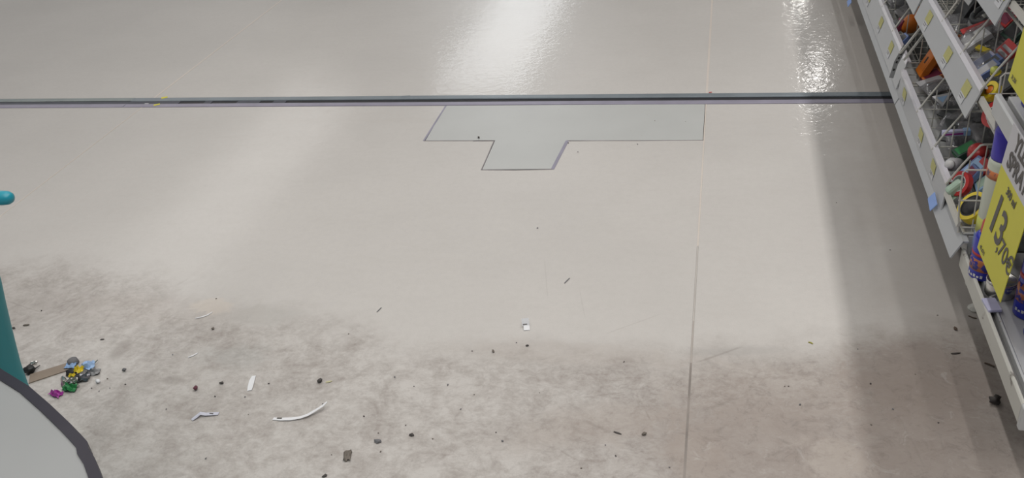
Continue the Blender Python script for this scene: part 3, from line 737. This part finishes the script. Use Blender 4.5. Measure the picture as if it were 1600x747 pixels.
t = goods('bag_pack', 'grey bag on the floor of the basket nearer than the orange packs', 'bag', 1462, 150, ZA, (0, -.25, .2), .012); pack_bag(t, .06, .06, .025, 8, 'lightgrey', 'grey')
# deeper goods that fill the baskets
for px, py, z_, w, d, h, it, lab in ((1548, 190, ZA, .10, .10, .05, 'darkgrey', 'large dark bag deep in the second compartment of the lower basket'), (1512, 146, ZA, .08, .09, .035, 'darkgrey', 'large dark bag deep behind the upper board, near the orange packs'),
        (1474, 64, ZA, .08, .08, .035, 'black', 'dark bag deep behind the upper board of the far unit'), (1528, 118, ZB, .09, .09, .045, 'grey', 'grey bag under the blue packs in the second basket'),
        (1556, 108, ZB, .10, .09, .04, 'darkgrey', 'dark bag beneath the red card in the second basket'), (1492, 52, ZB, .09, .10, .04, 'grey', 'grey bag close behind the upper board lip'), (1560, 70, ZB, .09, .09, .05, 'black', 'dark bag deep under the third board')):
    t = goods('bag_pack', lab, 'bag', px, py, z_, (0, -.15, .1), .006); t.location.x = max(t.location.x, (.505 if z_ == ZB else .492)+w*.55); pack_bag(t, w, d, h, px % 17, None, it)
t = goods('card_pack', 'pale grey flat carton in the middle of the second basket', 'pack', 1520, 96, ZB, (0, -.6, .15), .045); pack_box(t, .06, .05, .012, 'lightgrey', 'white')
# far unit basket
t = goods('hand_tool', 'orange pistol-grip tool with a dark grey nose behind the far board', 'tool', 1426, 62, ZA, (.3, -.6, .2), .03)
obj('housing', lump(.036, .024, .026, 2, .2), 'orange', t, smooth=True); obj('grip', tube([(.012, 0, .02), (.026, -.012, .052), (.034, -.018, .075)], [.013, .011, .012], 12), 'orange', t, smooth=True); obj('nose', tube([(-.020, .008, .032), (-.036, .016, .050)], [.012, .013], 14), 'darkgrey', t, smooth=True)
t = goods('hand_tool', 'second orange tool half hidden by the upper board of the far unit', 'tool', 1450, 50, ZA, (.2, -.6, .4), .02)
obj('housing', lump(.030, .022, .024, 5, .2), 'orange_l', t, smooth=True); obj('nose', tube([(-.010, .008, .028), (-.026, .016, .046)], [.010, .011], 14), 'grey', t, smooth=True)
t = goods('card_pack', 'dark red pack tucked behind the far board', 'pack', 1403, 64, ZA, (0, -.9, .2), .04); pack_box(t, .045, .03, .014, 'darkred', 'plum')
t = goods('card_pack', 'dark blue pack just below the dark red one behind the far board', 'pack', 1411, 82, ZA, (0, -.8, .2), .03); pack_box(t, .04, .03, .014, 'midblue', 'darkgrey')
for px, py, w, d, h, sd, ry, lab in ((1395, 18, .085, .08, .05, 11, -.6, 'milky bag in the far basket against the board'), (1420, 12, .09, .09, .055, 12, -.5, 'large milky bag at the top of the far basket'), (1414, 36, .06, .05, .03, 13, -.5, 'milky bag with a pale header above the orange tool')):
    t = goods('bag_pack', lab, 'bag', px, py, ZA, (0, ry, .2*sd), .02); pack_bag(t, w, d, h, sd, 'lightgrey' if sd == 13 else None, 'lightgrey')
t = goods('hand_tool', 'pair of black grips poking out at the top of the far basket', 'tool', 1432, 24, ZA, (.2, -.4, .2), .07)
for s_ in (-1, 1): obj('grip', tube([(-.012, .009*s_, .0), (.0, .012*s_, .012), (.014, .008*s_, .02)], [.004, .006, .005], 10), 'black', t, smooth=True)
# second basket up
t = goods('card_pack', 'black hanging pack with a white card at the top of the second basket', 'pack', 1508, 48, ZB, (0, -1.1, .05), .05); pack_box(t, .085, .07, .014, 'black'); obj('white_card', box(.012, .042, -.022, .022, .0142, .016), 'white', t)
t = goods('card_pack', 'second black pack behind the one with the white card', 'pack', 1524, 42, ZB, (0, -1.1, .05), .055); pack_box(t, .08, .06, .014, 'black', 'dkgreen')
t = goods('coil', 'loose grey coil of cable in the second basket', 'cable', 1534, 66, ZB, (.1, -.55, .3), .055)
obj('loop', tube([(.034*math.cos(a/14*2*PI), .026*math.sin(a/14*2*PI), .004) for a in range(15)], .0065, 10), 'grey', t, smooth=True); obj('loop', tube([(.030*math.cos(a/14*2*PI)+.004, .024*math.sin(a/14*2*PI)+.003, .013) for a in range(15)], .006, 10), 'darkgrey', t, smooth=True)
t = goods('bag_pack', 'pale grey plump bag nearest the board in the second basket', 'bag', 1516, 92, ZB, (0, -.4, .1), .028); t.location.x = max(t.location.x, .542); pack_bag(t, .07, .06, .032, 21, None, 'white')
t = goods('bag_pack', 'pale bag with a red strip across its top in the second basket', 'bag', 1534, 86, ZB, (0, -.4, .0), .04); pack_bag(t, .075, .055, .03, 22, 'red', 'lightgrey')
t = goods('card_pack', 'red card pack with white print leaning in the second basket', 'pack', 1565, 118, ZB, (.25, -.85, .1), .045); pack_box(t, .055, .045, .010, 'red', 'red'); 
for r in range(3): obj('print', box(-.016+.012*r, -.009+.012*r, -.016, .015, .0107, .0112), 'lightgrey', t)
t = goods('card_pack', 'dark green-black pack beyond the red card in the second basket', 'pack', 1582, 92, ZB, (.2, -.8, .3), .06); pack_box(t, .05, .04, .014, 'dkgreen', 'black')
t = goods('card_pack', 'dark red pack just under the third board tip', 'pack', 1570, 78, ZB, (.2, -.8, .3), .07); pack_box(t, .045, .035, .014, 'red', 'darkred')
for k, (px, py, m_, p_, dz, lab) in enumerate(((1541, 138, 'midblue', 'lightgrey', .035, 'blue and white pack nearest the second divider'), (1546, 126, 'midblue', 'darkgrey', .03, 'blue and black pack behind the blue and white one'), (1536, 120, 'lilac', 'midblue', .028, 'lilac-blue pack by the upper board lip'))):
    t = goods('card_pack', lab, 'pack', px, py, ZB, (.1, -.6, .2), dz); pack_box(t, .048, .026, .014, m_, p_)
t = goods('card_pack', 'narrow yellow strip pack above the blue packs', 'pack', 1533, 108, ZB, (0, -.5, .5), .04); pack_box(t, .012, .04, .008, 'yellow')
t = goods('plastic_reel', 'yellow reel with an orange middle at the near end of the second basket', 'reel', 1549, 168, ZB, (.1, -.9, .2), .03); roll(t, .019, .011, .016, 'yellow', 'olive'); obj('hub', lathe([(.010, .002), (.010, .014), (.003, .015)], 18), 'orange', t, smooth=True)
t = goods('plastic_dome', 'small lime yellow knob above the yellow reel', 'cap', 1548, 154, ZB, (.1, -.4, 0), .055); obj('dome', lathe([(.008, 0), (.0095, .004), (.007, .012), (.001, .014)], 16), 'yellowgreen', t, smooth=True); obj('rim', lathe([(.0102, -.002), (.0102, .001)], 16), 'yellow', t)
t = goods('tape_roll', 'red tape roll with a white core at the near end of the second basket', 'reel', 1558, 205, ZB-.03, (.1, -1.0, .3), .03); roll(t, .027, .017, .018, 'red', 'white')
t = goods('card_pack', 'black pack behind the near end grid of the second basket', 'pack', 1571, 160, ZB, (.1, -.7, .1), .03); pack_box(t, .05, .045, .015, 'black', 'darkgrey')

# ------------------------------------------------------------------ the cart at the left edge
ct = thing('cleaning_cart', 'teal plastic cart with a white dark-rimmed tray, cut off by the left edge', 'cart', (-1.1, .65, 0))
coff = Vector((-1.1, .65, 0))
def CP(name, b_, m_, lab=None, par=None, smooth=False):
    bmesh.ops.translate(b_, verts=b_.verts, vec=-coff); o = obj(name, b_, m_, par or ct, smooth=smooth)
    if lab: o['label'] = lab
    return o
ZT = .40
outer = [(-1.30, .99), (-1.15, .932), (-1.034, .874), (-.96, .841), (-.90, .807), (-.845, .774), (-.815, .755), (-.800, .745), (-.790, .733), (-.772, .719), (-.74, .687), (-.66, .60), (-.60, .50), (-.66, .36), (-.95, .28), (-1.35, .40), (-1.42, .75)]
cxm = sum(p[0] for p in outer)/len(outer); cym = sum(p[1] for p in outer)/len(outer)
def inset(poly, d):
    n = len(poly); r = []
    for i in range(n):
        a, b_, c_ = Vector(poly[i-1]), Vector(poly[i]), Vector(poly[(i+1) % n])
        e1 = (b_-a).normalized(); e2 = (c_-b_).normalized()
        n1 = Vector((e1.y, -e1.x)); n2 = Vector((e2.y, -e2.x)); q = n1+n2; q = q/max(.3, q.length_squared)*2
        r.append(tuple(b_+q*d))
    return r
inner = inset(outer, .0145)
CP('tray_rim', ring_z(outer, inner, ZT-.022, ZT), 'rim', 'dark rubber rim')
CP('tray', prism_z(inner, ZT-.020, ZT-.003), 'traywhite', 'off-white tray')
CP('body', prism_z(inset(outer, .035), .05, ZT-.023), 'teal')
for wx, wy in ((-1.2, .75), (-.8, .62), (-.85, .40), (-1.25, .5)):
    w_ = lathe([(.016, -.011), (.025, -.009), (.025, .009), (.016, .011)], 18); bmesh.ops.rotate(w_, verts=w_.verts, cent=(0, 0, 0), matrix=Matrix.Rotation(PI/2, 3, 'X')); bmesh.ops.translate(w_, verts=w_.verts, vec=(wx, wy, .025))
    CP('wheel', w_, 'rim', smooth=False)
# rounded rear column
colb = bmesh.new(); rings = []
for z, xr in ((z_, x_+.021) for z_, x_ in ((.06, -1.158), (.16, -1.150), (.25, -1.1405), (.31, -1.1335), (.35, -1.1255), (.39, -1.117), (.435, -1.107), (.48, -1.096), (.53, -1.088), (.56, -1.092), (.575, -1.115))):
    ring = []; ya, yb, xl, r = .90 if z < .57 else .915, 1.0, -1.55, .035
    for (cx_, cy2, a0) in ((xr-r, yb-r, 0), (xl+r, yb-r, PI/2), (xl+r, ya+r, PI), (xr-r, ya+r, 1.5*PI)):
        for k in range(6):
            a = a0+k/5*PI/2; ring.append(colb.verts.new((cx_+r*math.cos(a), cy2+r*math.sin(a), z)))
    rings.append(ring)
for A, B in zip(rings, rings[1:]):
    for k in range(24): colb.faces.new((A[k], A[(k+1) % 24], B[(k+1) % 24], B[k]))
colb.faces.new(rings[0][::-1]); colb.faces.new(rings[-1])
CP('column', colb, 'teal', 'curved teal upright', smooth=True)
CP('handle', tube([(-1.42, .985, .604), (-1.2, 1.0, .612), (-1.03, 1.0, .619), (-1.019, 1.0, .6195), (-1.0135, 1.0, .6197), (-1.011, 1.0, .6198)], [.011, .011, .011, .0102, .0075, .003], 16), 'teal_l', 'rounded teal handle bar', smooth=True)
CP('handle_post', tube([(-1.36, .985, .56), (-1.36, .987, .605)], .012, 12), 'teal', smooth=True)

# ------------------------------------------------------------------ litter on the floor
def scale_at(p): return (Vector((p.x, p.y, 0))-Vector((0, 0, CAM_H))).length/F_PX
def strip(name, label, cat, pix, w, m_, lift=None):
    pts = [on_plane(*q) for q in pix]; c0 = pts[0]
    b_ = ribbon([(p.x-c0.x, p.y-c0.y) + (0,) for p in pts], w, .0007, lift)
    return tag(obj(name, b_, m_, None, (c0.x, c0.y, 0)), label, cat)
strip('paper_strip', 'short straight white paper strip standing out on the dirty floor', 'paper', [(390, 611), (392, 603), (394, 595), (397, 588)], [.010, .012, .012, .009], 'paper')
o = strip('paper_strip', 'long curled white paper strip with a dark end mark', 'paper', [(427, 655), (440, 656), (455, 656), (470, 654), (482, 651), (494, 646), (505, 641), (513, 636)], [.007, .009, .009, .008, .008, .007, .006, .004], 'paper', [.0004, .0008, .0015, .002, .004, .007, .010, .013])
p = on_plane(437, 655); obj('print_mark', box(-.005, .005, -.0012, .0012, .0018, .003), 'ink', o, p-Vector(o.location), (0, 0, .1))
o = strip('paper_strip', 'crinkled lavender-grey paper strip left of the curled one', 'paper', [(300, 657), (307, 653), (314, 649), (322, 649), (332, 648), (342, 647)], [.008, .010, .011, .010, .010, .009], 'paperlav', [.0004, .002, .004, .002, .001, .0005])
p = on_plane(331, 648); obj('print_mark', box(-.004, .004, -.001, .001, .003, .0036), 'ink_b', o, p-Vector(o.location))
strip('paper_sliver', 'thin white sliver of paper on the scrubbed pale spot', 'paper', [(305, 498), (315, 496), (324, 493), (332, 488)], [.002, .005, .005, .002], 'paper')
strip('paper_sliver', 'pale sliver of paper below the scrubbed spot', 'paper', [(294, 559), (302, 556), (309, 552)], [.003, .005, .003], 'paper')
strip('paper_sliver', 'pale scrap beside the black scrap', 'paper', [(509, 598), (514, 597), (519, 596)], [.004, .006, .003], 'paleyellow')
strip('straw_sliver', 'yellow-green sliver on the right, beyond the dirty patch', 'sliver', [(1263, 535), (1267, 536), (1270, 538)], [.003, .004, .003], 'olive')
strip('black_sliver', 'black sliver at the bottom, left of the floor seam', 'sliver', [(959, 675), (965, 677), (971, 679)], [.003, .004, .002], 'crumb')
strip('grass_sliver', 'hair-thin grey sliver in the middle of the clean floor', 'sliver', [(882, 443), (886, 439), (890, 435)], [.002, .003, .002], 'crumbgrey')
strip('grass_sliver', 'hair-thin grey sliver left of the middle of the floor', 'sliver', [(589, 488), (593, 484), (596, 481)], [.002, .0025, .002], 'crumbgrey')
# white tag standing on its edge
p = on_plane(822, 513)
t = thing('folded_tag', 'small folded white tag standing up in the middle of the floor', 'paper', p, .25)
obj('upright_flap', box(-.008, .008, -.0005, .0005, .006, .022), 'paper', t, rot=(-.5, .0, 0)); obj('foot_flap', box(-.005, .008, -.010, .001, 0, .0008), 'paper', t, rot=(.5, .05, 0), loc=(0, 0, .006)); obj('print_mark', box(-.006, .003, -.0012, -.0006, .008, .010), 'ink_b', t, rot=(-.5, 0, 0))
# curled brown leaf
p = on_plane(543, 714); b_ = crumple(.016, .030, .010, 3)
tag(obj('dry_leaf', b_, 'leaf', None, p, (0, 0, .25), True), 'curled grey-brown dry leaf scrap at the bottom of the photo', 'leaf')
# wrappers heap
def wrap(name, label, cat, px, py, w, d, h, m_, seed, rz=0.0, dz=0.0):
    p = on_plane(px, py); p.z = dz
    return tag(obj(name, crumple(w*1.22, d*1.22, h*1.1, seed), m_, None, p, (0, 0, rz)), label, cat)
wrap('candy_wrapper', 'crumpled green wrapper at the near end of the litter heap', 'wrapper', 111, 609, .030, .020, .014, 'green', 1, .1)
o = wrap('candy_wrapper', 'crumpled magenta wrapper nearest the cart tray', 'wrapper', 89, 617, .026, .016, .012, 'magenta', 2, -.2)
wrap('foil_scrap', 'silver crumpled foil above the green wrapper', 'foil', 108, 598, .026, .022, .016, 'foil', 4, .6)
wrap('foil_scrap', 'dark silver foil strip in the middle of the litter heap', 'foil', 126, 594, .040, .026, .014, 'foil_dark', 5, .5)
wrap('foil_scrap', 'bright silver foil bit right of the green wrapper', 'foil', 119, 600, .012, .010, .010, 'foil', 6, .5, .006)
wrap('candy_wrapper', 'yellow wrapper scrap on top of the litter heap', 'wrapper', 127, 585, .020, .016, .012, 'yellow', 7, .3, .010)
wrap('candy_wrapper', 'small yellow scrap in the middle of the foil', 'wrapper', 116, 595, .012, .008, .008, 'yellow', 8, .3, .012)
wrap('paper_scrap', 'pale blue paper disc on the far right of the litter heap', 'paper', 139, 577, .024, .024, .012, 'skyblue', 9, .2, .006)
wrap('paper_scrap', 'pale blue paper scrap on the end of the brown strip', 'paper', 111, 574, .022, .016, .008, 'skyblue', 10, .2, .002)
wrap('clear_scrap', 'clear grey film at the right end of the litter heap', 'film', 148, 583, .024, .018, .010, 'grey', 11, .4)
p = on_plane(115, 568)
t = thing('plastic_disc', 'dark grey round cap at the far end of the litter heap', 'cap', p, .3)
obj('shell', lathe([(.011, 0), (.012, .002), (.011, .010), (.007, .013), (.001, .0135)], 18), 'crumbgrey', t, smooth=True); obj('ridge', lathe([(.0125, .0005), (.0125, .003)], 18), 'darkgrey', t)
tag(obj('rubber_lump', lump(.013, .009, .007, 5, .4), 'black', None, on_plane(113, 586), None, True), 'black lump between the blue paper and the foil', 'lump')
tag(obj('rubber_lump', lump(.013, .012, .009, 6, .5), 'black', None, on_plane(47, 582), None, True), 'black lump beside the teal column and brown strip', 'lump')
strip('twig', 'thin black twig poking from the lump by the teal column', 'twig', [(52, 580), (57, 577), (64, 574)], [.006, .005, .003], 'black', [.001, .003, .005])
strip('twig', 'short dark twig sticking out right of the blue paper disc', 'twig', [(146, 573), (151, 569), (155, 567)], [.004, .003, .002], 'dkgreen', [.004, .006, .008])
wrap('foil_scrap', 'tiny silver scrap just beyond the black lump by the cart', 'foil', 53, 568, .014, .010, .004, 'foil', 12, .3)
tag(obj('pebble', lump(.006, .005, .004, 8, .2), 'paper', None, on_plane(154, 598), None, True), 'white pebble right of the litter heap', 'pebble')
pts = [on_plane(*q) for q in ((45, 600), (108, 579), (106, 568), (48, 586))]; c0 = sum(pts, Vector())/4
tag(obj('cardboard_strip', prism_z([(q.x-c0.x, q.y-c0.y) for q in pts], 0, .0025), 'cardboard', None, c0), 'flat brown cardboard strip between the cart and the litter heap', 'cardboard')
for k, (px, py, rx, ry, m_, lab) in enumerate([
    (500, 597, .006, .005, 'crumb', 'black scrap right of the straight paper strip'), (347, 600, .006, .003, 'crumb', 'dark scrap left of the straight paper strip'),
    (307, 609, .005, .006, 'plum', 'plum-coloured plastic scrap left of the paper strips'), (591, 691, .007, .004, 'crumbgrey', 'grey-blue chip right of the dry leaf'),
    (643, 681, .005, .003, 'crumb', 'black chip second to the right of the dry leaf'), (160, 531, .005, .002, 'crumb', 'black chip beyond the litter heap'),
    (41, 509, .009, .003, 'leaf', 'dark elongated chip beyond the teal column'), (22, 514, .005, .003, 'crumb', 'dark chip right against the teal column'),
    (195, 580, .005, .004, 'crumbgrey', 'grey ring-shaped chip right of the white pebble'), (1553, 631, .010, .008, 'crumb', 'black crumbly lump before the near shelf lip'),
    (333, 515, .005, .003, 'leaf', 'brown chip below the scrubbed pale spot'), (824, 541, .004, .002, 'crumb', 'dark chip just below the white standing tag'),
    (771, 550, .003, .005, 'leaf', 'brown chip left below the white standing tag'), (1005, 680, .006, .003, 'leaf', 'brown smear-like chip near the floor seam'),
    (507, 745, .005, .003, 'crumb', 'dark chip cut by the bottom edge'), (748, 216, .004, .006, 'crumb', 'tiny black chip on the grey floor patch edge'),
    (1494, 553, .010, .002, 'crumb', 'dark flake left of the near shelf'), (1493, 515, .003, .006, 'twine', 'brown flake left of the spray cans')]):
    h = min(rx, ry)*.9 if px != 1553 else .009
    tag(obj('chip', lump(rx, ry, h, k+20, .55, 2 if k in (9,) else 1), m_, None, on_plane(px, py), (0, 0, .3), k == 9), lab, 'crumb')
strip('twig', 'dark crooked twig lying under the near shelf lip', 'twig', [(1538, 568), (1545, 570), (1550, 573), (1554, 575)], [.004, .005, .004, .003], 'twine', [.001, .001, .002, .003])
strip('twig', 'short dark twig under the shelf near the foot', 'twig', [(1513, 494), (1520, 497), (1526, 498)], [.003, .004, .003], 'twine')
grit = [(647, 604), (700, 602), (741, 617), (634, 665), (617, 590), (676, 686), (775, 676), (785, 690), (545, 522), (738, 549), (807, 536), (591, 677), (143, 607), (155, 612), (168, 592), (196, 601),
        (172, 607), (338, 467), (65, 486), (270, 555), (388, 648), (336, 620), (383, 621), (510, 630), (505, 632), (322, 717), (518, 711), (888, 224), (903, 238), (1023, 189), (1071, 190), (996, 226),
        (1307, 317), (1391, 391), (840, 357), (1226, 604), (1232, 604), (1250, 633), (1361, 664), (1466, 661), (1340, 546), (1465, 493), (975, 566), (946, 696), (908, 732), (962, 713), (1046, 731), (595, 706), (569, 651), (720, 640), (843, 614), (420, 600), (260, 640), (1430, 585), (1360, 600), (1395, 640)]
gm = [bpy.data.meshes.new('grit_crumb') for _ in range(3)]
for k, me in enumerate(gm):
    b_ = lump(.0021, .0015, .0012, k+50, .5, 1); b_.to_mesh(me); b_.free(); me.materials.append(MT[('crumb', 'crumbgrey', 'leaf')[k]])
for k, q in enumerate(grit):
    o = bpy.data.objects.new('grit_crumb', gm[k % 3]); C.objects.link(o); o.location = on_plane(*q); o.rotation_euler = (0, 0, k*1.3)
    s_ = .7+.5*((k*37) % 10)/10; o.scale = (s_, s_, s_)
    tag(o, 'tiny dark crumb of grit lying loose on the floor', 'crumb', 'tiny crumbs of grit scattered on the floor')
